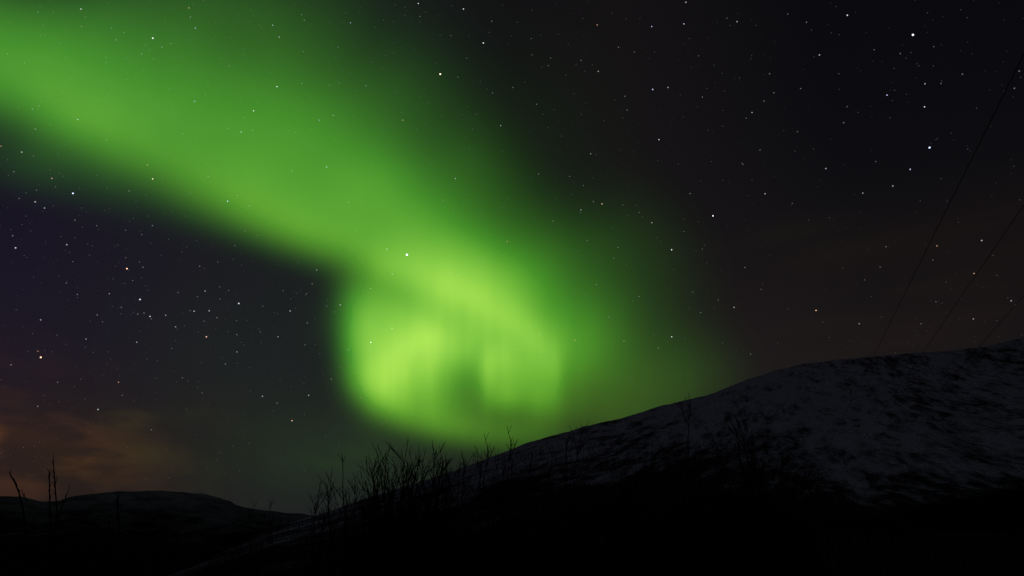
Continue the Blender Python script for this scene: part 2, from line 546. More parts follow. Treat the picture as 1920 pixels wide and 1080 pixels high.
# fade out before the rim of the body
edge = np.minimum.reduce([(PX - gx[0]) / 160, (gx[-1] - PX) / 120, (PY - gy[0]) / 120, (gy[-1] - PY) / 60])
field = field * np.clip(edge, 0, 1) ** 1.5
field = field * field / (field + 0.0045)          # the faintest outskirts thin out gently
# share of the yellower light: in the bright core, low down, and along the band's lower border
share = np.clip((field - .26) / .42 * .56, 0, .64)
low = .34 * np.clip((PY - 660) / 130, 0, 1) + .10 * np.clip((PX - 1030) / 70, 0, 1) * np.clip((PY - 560) / 80, 0, 1)
rim = sheet([(-200, 130, .0, 40, 40), (50, 215, .05, 40, 40), (300, 330, .16, 34, 34), (550, 455, .26, 30, 30), (690, 510, .18, 30, 30), (760, 560, .0, 30, 30)], 8)
low = np.clip(low + rim, 0, .8)
fringe = field * low
core = (field - fringe) * share
green = field - core - fringe

DEPTH = 3000.0                    # metres of glowing air for a field of 1
dirs = sky_dir(PX, PY)
dist = 7000.0 / np.clip(dirs[..., 2], 0.20, 1)
dist = dist + 700.0 * fbm(95, PX / 300, PY / 300, 2)
BASE = Vector((-2000, 14000, 6500))


def glow_material(name, rgb):
    m, n = new_mat(name)
    e = n.n('ShaderNodeEmission')
    e.inputs['Color'].default_value = (*rgb, 1)
    e.inputs['Strength'].default_value = 1.0 / DEPTH
    out = n.n('ShaderNodeOutputMaterial')
    n.put(out.inputs['Volume'], e.outputs[0])
    return m


def glow_body(name, f, front, mat, parent):
    """A closed body whose near face lies at the distance front and whose depth is f * DEPTH."""
    on = f > 0.0004
    use = on[:-1, :-1] & on[1:, :-1] & on[:-1, 1:] & on[1:, 1:]
    near = dirs * front[..., None] + np.array(EYE)
    far = dirs * (front + np.maximum(f, 0.0004) * DEPTH)[..., None] + np.array(EYE)
    n1, n2 = f.shape
    nv = n1 * n2
    ids = np.arange(nv).reshape(n1, n2)
    i, j = np.nonzero(use)
    fq = np.stack([ids[i, j], ids[i, j + 1], ids[i + 1, j + 1], ids[i + 1, j]], -1)      # faces turned outward
    ft = np.concatenate([fq[:, [0, 1, 2]], fq[:, [0, 2, 3]]])
    bt = ft[:, ::-1] + nv                       # the far face, cut along the same diagonals
    e0 = np.concatenate([fq[:, [k, (k + 1) % 4]] for k in range(4)])
    have = set(map(tuple, e0.tolist()))
    rim = np.array([e for e in have if (e[1], e[0]) not in have])
    wall = np.concatenate([np.stack([rim[:, 1], rim[:, 0], rim[:, 0] + nv], -1), np.stack([rim[:, 1], rim[:, 0] + nv, rim[:, 1] + nv], -1)])
    allv = np.concatenate([near.reshape(-1, 3), far.reshape(-1, 3)]) - np.array(BASE)
    allt = np.concatenate([ft, bt, wall])
    used = np.unique(allt)
    remap = np.full(len(allv), -1)
    remap[used] = np.arange(len(used))
    return mesh_obj(name, allv[used], remap[allt], mat, parent)


aurora = empty('aurora', BASE)
tag(aurora, 'bright green aurora sweeping from the upper left into a glowing swirl over the ridge', 'aurora')
glow_body('green_glow', green, dist, glow_material('green_oxygen_glow', (0.195, 1.0, 0.048)), aurora)
tag(glow_body('bright_core', core, dist + green * DEPTH + 150, glow_material('yellow_green_glow', (0.68, 1.0, 0.135)), aurora),
    'pale bright core of the swirl and band')
tag(glow_body('lower_fringe', fringe, dist + (green + core) * DEPTH + 400, glow_material('yellow_glow', (0.52, 1.0, 0.020)), aurora),
    'yellow tinged lower border of the aurora')

# ------------------------------------------------------------------ stars
TILES = {   # tile origin -> (x, y, size, tint) at four times the photograph's scale
    (0, 0): "607,68,3 287,91,2 400,97,1 300,47,1 640,130,1 612,198,2y 323,190,1 837,211,2 928,243,2 872,299,2 702,274,1 1146,286,4 1417,59,3o 1428,128,2 1465,211,3b 1423,300,1 1280,327,2 1213,354,2 1117,383,1 1090,337,1 1061,405,2 1145,443,1 977,473,1 948,433,1 792,430,1 795,469,1 57,405,2 183,471,2 1614,163,1 1871,164,1 1786,104,1 1618,271,1 1737,280,1 1829,370,1 1824,413,1 1844,445,1 1659,443,1 1718,495,2 1600,556,1 1272,671,2 1541,705,2y 1460,760,3b 1399,797,1 1295,816,1o 1902,831,4 1833,884,2 1713,962,2 1809,990,3 1895,977,2 1369,1002,2 1160,845,1 1018,598,1o 947,594,1 812,713,1 744,751,1 528,585,1 491,645,1 471,696,1 444,759,1 302,760,1 291,797,2 243,818,2 135,806,1 583,896,3 265,968,2 376,935,1 797,1049,2 882,1042,1 1805,755,1 1560,622,1 1237,158,1 1127,13,1 1525,3,1 445,327,1 303,271,1 490,434,1 1070,525,1",
    (480, 0): "1217,26,4 1556,67,4 1705,322,4 1382,556,5y 1513,578,2 1768,159,2 1749,243,1 1462,268,2 1381,261,1 1579,436,2 1230,123,2 1117,115,1 1116,55,1 1043,38,1 957,152,1 1031,163,1 709,171,3b 662,99,1 362,152,2 342,110,2 411,181,1 125,189,3 37,202,1 17,188,1 174,278,3 615,355,2b 599,428,1 357,386,2 647,524,1 943,513,1 102,548,1 157,649,4 343,626,2 552,637,2 624,623,2 826,643,2 744,679,1 858,660,1 309,731,1 408,733,1 11,769,1 580,866,3y 475,901,3b 488,870,1 299,994,2 408,973,1 242,979,1 597,1048,1 701,1037,1 1060,684,1 1038,696,1 1261,672,1 1236,724,1 1296,776,1 1101,901,3o 1090,843,1 1395,870,1 1276,930,1 1205,972,1 1623,968,1 1588,800,1 1648,858,1 1660,851,1 1774,697,2 1681,611,1 1835,942,3 1092,360,1 1035,396,1 870,466,1 1272,90,1 1467,44,1",
    (960, 0): "1304,17,3 1048,199,4b 1289,179,4b 1688,162,3 1612,136,2 1636,192,1 639,187,3o 752,96,1 856,141,1 532,139,1 41,166,1 149,75,1 144,289,2 347,254,1 151,411,2 289,436,2 272,492,2 518,453,2 480,483,1 602,487,1 547,535,1 647,535,3 798,354,2 917,390,2 1068,388,1 1331,290,1 1399,419,2 1791,440,1 1514,489,1 1170,656,3 1055,671,4b 847,722,2 770,749,1 864,825,2 829,884,1 689,904,1 1262,713,1 1428,728,2 1594,683,1 1460,662,1 1890,758,2 1800,844,3 1756,886,2 1580,946,1 1470,975,1 1102,1047,4 520,860,1 185,782,2 235,857,1 272,957,1 7,656,2 97,617,1 403,564,1 367,1020,1 1705,585,1",
    (1440, 0): "148,105,2 595,114,4 289,167,2 1087,261,5 1197,96,1 1495,132,1 797,373,2 992,402,2 1072,394,1 1243,349,2 386,412,3 12,553,2 44,696,2 245,664,2 536,553,1 595,799,2 568,920,2 221,987,2 675,843,1 915,882,1 950,677,1 893,713,4b 1177,628,3 1297,626,2 1174,801,4 1458,556,2 1884,533,2 1848,662,2 1132,494,1 945,512,1 1564,812,1 533,260,1 1240,494,1 325,225,1",
    (0, 270): "7,16,3o 163,61,3 251,90,2 57,118,1 435,73,1 104,208,2 62,235,1 375,193,1 446,218,1 389,258,3o 472,242,1 417,321,2o 547,370,5b 725,237,1 804,325,1 969,352,2 1037,301,1 1106,159,3o 1145,262,4y 1094,381,1 598,333,1 274,346,2 194,364,1 143,408,2 264,434,3 334,480,3 783,497,1 611,480,1 195,540,1 562,571,2 166,604,1 80,642,1 231,652,1 95,688,2 117,779,4b 501,755,3 725,612,2 943,647,2 618,625,1 564,703,1 458,695,1 658,747,1 693,764,1 884,758,1 1131,745,1 1063,680,2 1143,612,2 1107,540,1o 1388,540,1 1264,715,1 1427,371,2 1707,429,4b 1780,386,2 1800,341,1 1868,463,2 1835,652,2 1808,628,1 1761,761,2 1474,725,1 1365,808,1 1208,833,1 671,833,1 547,882,2 952,935,5o 943,853,2o 1046,885,2 1072,924,2 866,916,1 1497,916,2 1633,885,2 1750,866,1 1811,908,1 1532,932,1 995,1024,2 847,1012,1 498,1042,2 1061,1004,1 935,1044,1 1561,242,2 1552,150,1 1320,116,1 1571,206,1 1648,1071,2 181,838,1 521,813,1 1002,558,1 1400,770,1",
    (480, 270): "1132,831,6b 982,788,3 1022,975,3 455,944,3 421,1048,3o 1511,981,2 1708,881,2 1673,888,1 1336,702,2 1884,731,3o 694,435,3o 530,172,3 269,203,2 341,158,1 198,569,1 753,651,2 909,631,1 749,526,1 800,433,1 1026,431,1 1403,421,2 1415,538,1 1482,495,1 1495,260,3 1217,308,1 1581,381,1 1545,38,1 1597,31,1 1852,53,1 1315,149,1 1838,475,1 1860,466,1 1648,540,1 766,972,1 724,888,1 476,818,1 11,685,2 314,890,1 1091,756,1 1550,705,1",
    (960, 270): "590,73,3 630,79,1 199,225,2 432,243,2 535,311,2 675,449,4o 610,432,2 517,494,3 513,516,2 330,407,1 831,457,2 932,459,1 953,513,2 1049,590,3 862,537,1 978,543,1 1336,371,2 1507,539,5 1898,373,3 1726,145,2 1733,153,2 1860,45,2 1800,269,1 1495,131,1 1093,126,1 1247,152,1 1289,563,1 1291,656,2 1117,733,1 1197,793,4 1427,787,2 1445,759,1 1461,892,1 1747,926,2 795,776,2 762,857,2 565,724,2 491,803,1 308,577,2 285,645,1 683,875,1 633,1053,2 165,764,1 234,824,1 452,378,1 756,628,1 858,908,1 1582,274,1 606,254,1",
    (1440, 270): "1212,27,5b 1067,190,4b 936,315,3 711,368,3 434,184,3 808,131,2 182,445,2 306,571,1 461,552,1 885,770,2 1267,764,3o 1237,870,2 1603,724,3 1545,971,3o 841,922,2 1335,1036,1 1297,260,1 340,37,1 1716,985,1 725,1021,1 1498,37,1 202,54,1 1688,835,1 562,930,1",
    (0, 540): "305,239,3b 820,43,3 1050,86,4 909,145,2 1125,213,4 1243,205,3 1033,195,2 1080,188,2 1003,182,1 1136,232,2 769,254,2 729,202,2 906,193,1 1317,291,3 1327,310,1 1383,282,1 1335,34,2 1480,65,2 1538,23,3 1791,116,4 1715,18,2 1651,82,2 1569,171,3 1456,174,3 1426,170,2 1531,249,2 1627,223,2 1774,244,2 1548,366,4o 1777,350,2 1777,479,3 1810,407,1 1830,429,1 1690,570,2 1780,563,1 1288,452,2 1026,406,3 645,383,3 284,474,3o 306,520,5o 83,576,2 245,342,1 427,357,1 813,479,1 1103,533,1 889,707,3o 917,805,2 1368,673,2 1410,697,1 1487,703,1 1517,787,2 735,911,3 283,887,2 432,707,2 1135,1064,2 1400,909,1 580,48,2 582,72,1 1871,598,1 1712,327,1 1487,328,1 699,483,1 605,684,1 640,443,1 121,164,1 1877,771,1",
    (300, 540): "885,366,3 771,136,2 976,172,3 1015,152,1 884,192,1 1105,261,2 1098,42,2 1090,55,1 923,20,2 1027,40,1 982,82,1 754,328,2 742,308,1 1088,426,2 1163,427,1 1308,180,2 1352,127,3 1346,268,1 1740,303,3 1581,408,4 1571,462,2 1415,463,2 1614,380,2 1636,269,1 1480,522,1 1285,683,2 900,684,1 768,812,3 1115,805,3 879,863,2 1503,823,2 990,995,4o 1700,1012,1 1662,1017,1 1250,135,2b 1579,3,3y 1760,376,1 1350,596,1 1222,647,1",
    (960, 480): "475,632,3o 208,588,2 163,512,1 39,700,2 839,640,2 1198,606,4 1098,689,2 1067,595,1 1665,385,3 1547,330,2 1415,424,2 1515,388,1 1868,249,2 952,303,2 905,335,1 1357,271,2 1580,655,1 1790,735,2 725,455,2 1232,705,1 1300,619,1 545,293,1 460,284,1 343,524,1 1500,757,1",
    (1440, 540): "1824,96,3 1540,232,3 1260,104,2 684,268,3 1148,268,2 852,216,1 360,168,4o 412,256,1",
}
STARS = []
for (ox, oy), txt in TILES.items():
    for tok in txt.split():
        x, y, c = tok.split(',')
        tint = c[1:] or 'w'
        STARS.append((ox + float(x) / 4, oy + float(y) / 4, int(c[0]), tint))

TINT = {'w': (0.93, 0.96, 1.0), 'b': (0.60, 0.66, 1.0), 'o': (1.0, 0.56, 0.38), 'y': (1.0, 0.86, 0.60)}
SIZE = {0: 0.36, 1: 0.40, 2: 0.42, 3: 0.46, 4: 0.49, 5: 0.62, 6: 1.0}     # radius, in 1/680 rad
POWER = {0: 0.014, 1: 0.034, 2: 0.085, 3: 0.22, 4: 0.56, 5: 1.1, 6: 1.8}
STAR_R = 6500.0


def star_material(tint, size):
    m, n = new_mat('starlight')
    e = n.n('ShaderNodeEmission')
    e.inputs['Color'].default_value = (*TINT[tint], 1)
    e.inputs['Strength'].default_value = POWER[size]
    t = n.n('ShaderNodeBsdfTransparent')
    a = n.n('ShaderNodeAddShader')
    n.put(a.inputs[0], e.outputs[0])
    n.put(a.inputs[1], t.outputs[0])
    out = n.n('ShaderNodeOutputMaterial')
    n.put(out.inputs['Surface'], a.outputs[0])
    m.cycles.emission_sampling = 'NONE'
    return m


def ico(sub):
    t = (1 + 5 ** 0.5) / 2
    v = [Vector(p).normalized() for p in [(-1, t, 0), (1, t, 0), (-1, -t, 0), (1, -t, 0), (0, -1, t), (0, 1, t), (0, -1, -t), (0, 1, -t), (t, 0, -1), (t, 0, 1), (-t, 0, -1), (-t, 0, 1)]]
    f = [(0, 11, 5), (0, 5, 1), (0, 1, 7), (0, 7, 10), (0, 10, 11), (1, 5, 9), (5, 11, 4), (11, 10, 2), (10, 7, 6), (7, 1, 8), (3, 9, 4), (3, 4, 2), (3, 2, 6), (3, 6, 8), (3, 8, 9), (4, 9, 5), (2, 4, 11), (6, 2, 10), (8, 6, 7), (9, 8, 1)]
    for _ in range(sub):
        nf, cache = [], {}

        def mid(a, b):
            k = (min(a, b), max(a, b))
            if k not in cache:
                v.append(((v[a] + v[b]) / 2).normalized())
                cache[k] = len(v) - 1
            return cache[k]
        for a, b, c in f:
            x, y, z = mid(a, b), mid(b, c), mid(c, a)
            nf += [(a, x, z), (b, y, x), (c, z, y), (x, y, z)]
        f = nf
    return v, f


IV, IF = ico(1)
JV, JF = ico(0)

UNIQUE = {
    (763, 478): 'largest and brightest bluish white star, on the green band above the swirl',
    (137, 362): 'large violet white star at the dark lower border of the band, far left',
    (1743, 277): 'brightest bluish star in the dark right sky, left of the longest wire',
    (825, 139): 'yellowish orange star in the dim green fringe above the band',
    (238, 504): 'bright pinkish star standing out in the dark sky below the band',
    (76, 670): 'bright reddish orange star low on the left above the orange cloud',
    (71, 658): 'faint orange star just above the bright reddish one low on the left',
    (547, 789): 'small reddish star low between the cloud glow and the swirl',
    (906, 80): 'bright white star where the green fringe turns black, top centre',
    (784, 6): 'white star almost touching the top edge above the green fringe',
    (869, 17): 'white star near the top edge, right of the one touching it',
    (1712, 65): 'brightest white star near the top right corner',
    (1589, 28): 'white star near the top edge, left of the top right corner star',
    (1222, 50): 'left bluish star of the level pair near the top edge, right of centre',
    (1282, 45): 'right bluish star of the level pair near the top edge, right of centre',
    (1224, 168): 'bluish star with a fainter white one close to its right',
    (1252, 164): 'fainter white star close to the right of a bluish one',
    (1235, 262): 'lone white star in the dark sky below the bluish and white pair',
    (1337, 405): 'bright white star alone in the dark sky midway between swirl and wires',
    (1259, 468): 'white star below left of the bright lone one right of the aurora',
    (1129, 382): 'yellowish star at the right fringe of the band with a white neighbour',
    (1259, 631): 'white star low in the dim green to the right of the swirl',
    (1530, 582): 'pinkish star low above the snowy ridge crest, brightest there',
    (1663, 178): 'bluish star high on the right, left of a white one',
    (1733, 200): 'bright white star high on the right, above the brightest bluish star',
    (1707, 317): 'second bluish star, just below left of the brightest bluish one',
    (1674, 349): 'third star down the slanting row from the brightest bluish star',
    (1618, 362): 'last and lowest star of the slanting row from the brightest bluish star',
    (1757, 461): 'small red star beside the longest wire',
    (1826, 513): 'red orange star touching the middle wire',
    (29, 465): 'bluish white star near the left edge in the dark sky under the band',
    (262, 562): 'white star above the cluster of faint stars, left of centre in dark sky',
    (281, 593): 'brightest star of the small cluster in the dark sky below the band',
    (448, 569): 'white star right of the small cluster in the dark sky below the band',
    (387, 631): 'pink orange star below right of the small cluster in the dark sky',
    (222, 717): 'small pinkish star low on the left above the yellowish cloud',
    (695, 642): 'white star shining through the bright left lobe of the swirl',
    (287, 71): 'brightest white star within the upper left part of the band',
    (955, 208): 'white star on the dim edge of green right of the yellowish orange star',
    (476, 208): 'white star in the middle of the band, left of picture centre',
    (519, 162): 'white star in the upper half of the band, up right of another white one',
    (427, 377): 'bluish white star near the lower border of the band, left half',
    (286, 335): 'yellowish double star in the band above its lower border',
    (276, 310): 'small orange star just above the yellowish double star in the band',
    (97, 334): 'small orange star above the violet white star, far left',
    (2, 274): 'orange star cut by the left edge of the picture',
    (354, 15): 'small orange star near the top edge within the band',
}
used_unique = set()


def star_label(x, y, size, tint):
    for k, txt in UNIQUE.items():
        if k not in used_unique and abs(k[0] - x) < 3 and abs(k[1] - y) < 3:
            used_unique.add(k)
            return txt
    i, j = int((x - gx[0]) / STEP), int((y - gy[0]) / STEP)
    f = field[i, j] if 0 <= i < len(gx) and 0 <= j < len(gy) else 0
    bright = {1: 'very faint', 2: 'faint', 3: 'small clear', 4: 'bright', 5: 'bright', 6: 'bright'}[size]
    colour = {'w': 'white', 'b': 'bluish', 'o': 'orange', 'y': 'yellowish'}[tint]
    if f > 0.30:
        where = 'inside the brightest green of the aurora'
    elif f > 0.05:
        where = 'shining through the dimmer green of the aurora'
    elif x < 700:
        where = 'in the dark sky beneath the aurora band' if y < 650 else 'low in the dark sky left of the swirl'
    elif y < 260:
        where = 'in the dark upper right sky'
    else:
        where = 'in the dark right sky above the ridge'
    return f'{bright} {colour} star {where}'


ranked = sorted(STARS, key=lambda s: -s[2])
shown, rest = ranked[:298], ranked[298:]
star_mesh = {}
for (x, y, size, tint) in shown:
    if (size, tint) not in star_mesh:
        me = bpy.data.meshes.new('star')
        me.from_pydata([tuple(v) for v in IV], [], IF)
        me.materials.append(star_material(tint, size))
        star_mesh[(size, tint)] = me
    o = bpy.data.objects.new('star', star_mesh[(size, tint)])
    C.objects.link(o)
    o.location = Vector(sky_dir(x, y)) * STAR_R + EYE
    s = SIZE[size] * STAR_R / 680.0 * (1 + 0.16 * math.sin(x * 12.9 + y * 7.3))
    o.scale = (s, s, s)
    lab = star_label(x, y, size, tint)
    tag(o, lab, 'star', 'stars, ' + lab.split(' star ')[1] if lab not in UNIQUE.values() else 'stars that stand out by brightness or colour')

# the countless faint ones
rng = random.Random(5)
sv, sf, sm = [], [], []


def faint(x, y, size, slot):
    c = np.array(sky_dir(x, y)) * STAR_R + np.array(EYE)
    b = len(sv)
    for v in JV:
        sv.append(c + np.array(v) * SIZE[size] * STAR_R / 680.0)
    for t in JF:
        sf.append(tuple(b + k for k in t))
        sm.append(slot)


for (x, y, size, tint) in rest:
    faint(x, y, 1, 0)
made = 0
while made < 950:
    x, y = rng.uniform(0, 1920), rng.uniform(0, 900)
    w = 1.0 if (x < 640 and y > 380) else (0.55 if x < 900 else 0.35)
    if rng.random() > w:
        continue
    faint(x, y, 0, 1 if rng.random() < 0.8 else 0)
    made += 1
dust = mesh_obj('faint_stars', sv, sf, None)
dust.data.materials.append(star_material('w', 1))
dust.data.materials.append(star_material('w', 0))
dust.data.polygons.foreach_set('material_index', sm)
tag(dust, 'countless faintest stars sprinkled over the whole night sky', 'stars', kind='stuff')

# ------------------------------------------------------------------ plants
def bark(name, c):
    m, n = new_mat(name)
    b = n.n('ShaderNodeBsdfDiffuse')
    geo = n.n('ShaderNodeTexCoord')
    n.put(b.inputs['Color'], n.ramp(n.noise(geo.outputs['Object'], 9.0, 3), [(0.3, [v * 0.7 for v in c]), (0.75, c)]))
    b.inputs['Roughness'].default_value = 0.95
    out = n.n('ShaderNodeOutputMaterial')
    n.put(out.inputs['Surface'], b.outputs[0])
    return m


BARK = bark('dark_birch_bark', (0.040, 0.034, 0.030))
TWIG = bark('dark_twigs', (0.045, 0.038, 0.034))
STALK = bark('dry_stalk', (0.035, 0.030, 0.022))
WIRE = bark('black_cable', (0.02, 0.02, 0.02))


class Tubes:
    def __init__(self):
        self.v, self.f = [], []

    def add(self, pts, rads, sides=4):
        base = len(self.v)
        pts = [Vector(p) for p in pts]
        for i, p in enumerate(pts):
            t = (pts[min(i + 1, len(pts) - 1)] - pts[max(i - 1, 0)]).normalized()
            a = t.orthogonal().normalized()
            b = t.cross(a)
            for k in range(sides):
                w = 2 * math.pi * k / sides
                self.v.append(p + (a * math.cos(w) + b * math.sin(w)) * rads[i])
        for i in range(len(pts) - 1):
            for k in range(sides):
                a, b = base + i * sides + k, base + i * sides + (k + 1) % sides
                self.f.append((a, b, b + sides, a + sides))
        self.f.append(tuple(base + k for k in range(sides))[::-1])
        self.f.append(tuple(base + (len(pts) - 1) * sides + k for k in range(sides)))

    def build(self, name, mat, parent=None):
        return mesh_obj(name, self.v, self.f, mat, parent)


def grow(rn, start, direction, length, n=6, wander=0.10, lift=0.05):
    pts, d = [Vector(start)], Vector(direction).normalized()
    for _ in range(n):
        d = (d + Vector((rn.gauss(0, wander), rn.gauss(0, wander), rn.gauss(0, wander * 0.5) + lift))).normalized()
        pts.append(pts[-1] + d * length / n)
    return pts


def taper(r0, r1, n):
    return [r0 + (r1 - r0) * i / (n - 1) for i in range(n)]


def side(rn, d, ang):
    o = d.orthogonal().normalized()
    o = Matrix.Rotation(rn.uniform(0, 2 * math.pi), 3, d) @ o
    return (d * math.cos(ang) + o * math.sin(ang)).normalized()


def sapling_meshes(seed, stems, twiggy=1.0, lean=0.0):
    """A many-stemmed bare birch about 4 m tall: stems in one mesh, twigs in another."""
    rn = random.Random(seed)
    tr, cr = Tubes(), Tubes()
    for s in range(stems):
        h = 4.0 if s == 0 else rn.uniform(3.0, 3.95)
        a = rn.uniform(0, 2 * math.pi)
        sp = 0.02 if s == 0 else rn.uniform(0.06, 0.24)
        d = Vector((math.cos(a) * sp + lean, math.sin(a) * sp, 1))
        pts = grow(rn, (math.cos(a) * 0.05, math.sin(a) * 0.05, -0.3), d, h + 0.3, 12, 0.045, 0.035)
        if s == 0:      # exact height for the leading stem
            k = 4.0 / pts[-1].z
            pts = [Vector((p.x, p.y, p.z * k if p.z > 0 else p.z)) for p in pts]
        tr.add(pts, taper(rn.uniform(0.024, 0.032), 0.0052, len(pts)))
        for i in range(2, len(pts) - 1):
            late = i / (len(pts) - 1)
            for _ in range(rn.choice((1, 1, 2, 2)) if rn.random() < twiggy else 0):
                p = pts[i].lerp(pts[i + 1], rn.random())
                dd = (pts[i + 1] - pts[i]).normalized()
                L = rn.uniform(0.6, 1.25) * (1.15 - 0.75 * late)
                b = grow(rn, p, side(rn, dd, rad(rn.uniform(20, 40))), L, 6, 0.05, 0.07)
                cr.add(b, taper(0.0088, 0.0042, len(b)), 3)
                for q in range(1, 6):
                    if rn.random() < 0.5 * twiggy:
                        d2 = (b[q + 1] - b[q]).normalized()
                        c = grow(rn, b[q], side(rn, d2, rad(rn.uniform(20, 42))), L * rn.uniform(0.28, 0.55), 3, 0.05, 0.06)
                        cr.add(c, taper(0.0060, 0.0038, len(c)), 3)
    return tr, cr


PROTO = []
for k, (stems, tw, ln) in enumerate([(1, 0.8, 0.02), (2, 0.9, -0.05), (3, 1.0, 0.03), (4, 1.0, -0.03), (2, 0.6, 0.08), (3, 0.8, 0.0), (5, 1.0, 0.0), (1, 1.0, -0.06)]):
    tr, cr = sapling_meshes(100 + k, stems, tw, ln)
    PROTO.append((tr.build('trunk', BARK), cr.build('crown', TWIG)))
proto_used = set()


def sapling(px, py, depth, which, label, group, rot=None, width=1.0):
    """A bare sapling whose leading shoot ends where (px, py) is seen, standing depth metres away."""
    d = sky_dir(px, py)
    horiz = math.hypot(d[0], d[1])
    p = np.array(EYE) + d * depth / horiz
    g = float(ground_z(p[0], p[1]))
    h = max(p[2] - g, 0.8)
    root = empty('bare_sapling', (p[0], p[1], g))
    root.rotation_euler.z = rng.uniform(0, 6.28) if rot is None else rot
    k = h / 4.0
    w = width * (0.55 + 0.45 * k)
    root.scale = (w, w, k)
    for src in PROTO[which]:
        if src.name not in proto_used:
            proto_used.add(src.name)
            ch = src
        else:
            ch = src.copy()
            C.objects.link(ch)
        ch.parent = root
    tag(root, label, 'sapling', group)
    return root


SIL = [  # leading shoots that stand against the sky or snow: x, y, depth, kind, label
    (478, 972, 17, 0, 'lowest thin bare sapling at the left foot of the ridge line'),
    (497, 950, 16, 1, 'bare sapling with two thin shoots near the left foot of the ridge'),
    (517, 958, 17, 0, None), (535, 952, 16, 0, None), (552, 934, 15, 4, 'slim curved sapling standing apart left of the forked pair'),
    (574, 940, 16, 0, None),
    (584, 903, 14, 1, 'forked sapling with crooked shoots, left of two on the lower ridge'),
    (612, 898, 14, 4, 'tall forked sapling right beside the crooked one on the lower ridge'),
    (622, 915, 16, 0, None), (637, 902, 15, 1, None), (655, 895, 14, 0, 'single straight shoot left of the tall double sapling'),
    (668, 905, 16, 2, None), (690, 888, 15, 4, None), (703, 878, 15, 1, 'bushy sapling just left of the tall double one'),
    (713, 850, 13, 4, 'tall double sapling with a wide fork, left of the densest clump'),
    (728, 853, 13, 0, None), (738, 866, 14, 1, None),
    (755, 850, 13, 2, None), (764, 836, 12.5, 3, 'tallest many stemmed sapling in the middle of the densest clump'),
    (781, 840, 13, 3, 'broad twiggy sapling on the right of the densest clump'),
    (794, 842, 13.5, 2, None), (810, 858, 14, 1, None),
    (821, 844, 13, 2, 'twiggy sapling just right of the densest clump against the green sky'), (834, 857, 13, 3, None), (853, 850, 13.5, 4, 'crooked sapling with a hooked tip right of the densest clump'),
    (878, 852, 14, 0, None), (891, 842, 14, 1, 'thin upright sapling where the ridge meets the green sky'), (910, 850, 14.5, 4, None),
    (934, 830, 14, 1, 'dark upright sapling crossing the ridge line below the swirl'), (945, 846, 15, 0, None),
    (1018, 818, 14, 4, 'leaning thin shoot poking above the ridge under the right lobe'), (1036, 795, 13, 0, 'thin straight shoot poking highest above the ridge under the right lobe'),
    (1074, 805, 15, 0, 'tiny shoot tip just breaking the ridge line right of the swirl'),
    (1238, 758, 15, 0, 'thin shoot tip on the ridge where the green fades'),
    (1385, 775, 14, 1, 'tall twiggy sapling on the dark slope before the snow'),
    (1402, 790, 14, 3, 'widest many stemmed sapling at the right end of the thicket'), (1432, 842, 15, 2, None), (1458, 838, 15, 6, 'twiggy sapling at the thicket edge against the snow slope'),
    (1478, 872, 16, 2, None), (1500, 900, 17, 3, 'last low sapling at the right edge of the thicket before snow'),
]
for i, (x, y, dep, k, lab) in enumerate(SIL):
    where = ('against the lower ridge and green sky' if x < 700 else 'in the tall clump against the green sky' if x < 860
             else 'along the ridge below the swirl' if x < 1200 else 'at the right end of the dark thicket')
    sapling(x, y + (11 if x < 860 else 5), dep, k, lab or f'thin bare sapling {where}', 'bare saplings ' + where)

for i in range(20):
    x = rng.choice((rng.uniform(590, 870), rng.uniform(690, 830), rng.uniform(470, 960)))
    top = float(np.interp(x, [470, 580, 640, 700, 760, 800, 860, 960], [965, 925, 905, 872, 842, 848, 858, 850]))
    y = top + 12 + abs(rng.gauss(0, 1)) * 26
    where = 'against the lower ridge and green sky' if x < 700 else 'in the tall clump against the green sky' if x < 860 else 'along the ridge below the swirl'
    sapling(x, y, rng.uniform(12, 16.5), rng.choice((1, 2, 3, 3, 5)), f'thin bare sapling {where}', 'bare saplings ' + where, width=0.8)

# the dark thicket below them
env_x = [440, 560, 700, 850, 1000, 1150, 1300, 1450, 1520]
env_y = [1060, 1040, 1015, 985, 935, 895, 880, 915, 965]
for i in range(95):
    x = rng.uniform(760, 1510)
    top = np.interp(x, env_x, env_y)
    y = top + abs(rng.gauss(0, 1)) * 50 + 4
    if y > 1060:
        continue
    sapling(x, y, rng.uniform(11, 24), rng.choice((2, 3, 5, 6, 6)), 'bare dark sapling lost in the black thicket under the ridge', 'saplings massed in the black thicket', width=1.15)

# hedge of scrub across the slope at the lower right, and a few clumps in the snow below
for i in range(62):
    x = rng.uniform(1700, 1960)
    top = np.interp(x, [1700, 1740, 1830, 1920, 1960], [962, 938, 922, 898, 890])
    sapling(x, top + abs(rng.gauss(0, 1)) * 12, rng.uniform(52, 66), rng.choice((3, 5, 6, 6)), 'low bare scrub in the hedge across the snow at the lower right', 'scrub in the hedge across the snow', width=2.6)
for i in range(16):
    x = rng.uniform(1540, 1680)
    sapling(x, 958 + abs(rng.gauss(0, 1)) * 10, rng.uniform(44, 56), rng.choice((3, 5, 6)), 'low bare scrub in the small dark clump left of the hedge', 'scrub in the small dark clump', width=2.2)

for o in PROTO:
    for q in o:
        if q.parent is None:
            bpy.data.objects.remove(q)

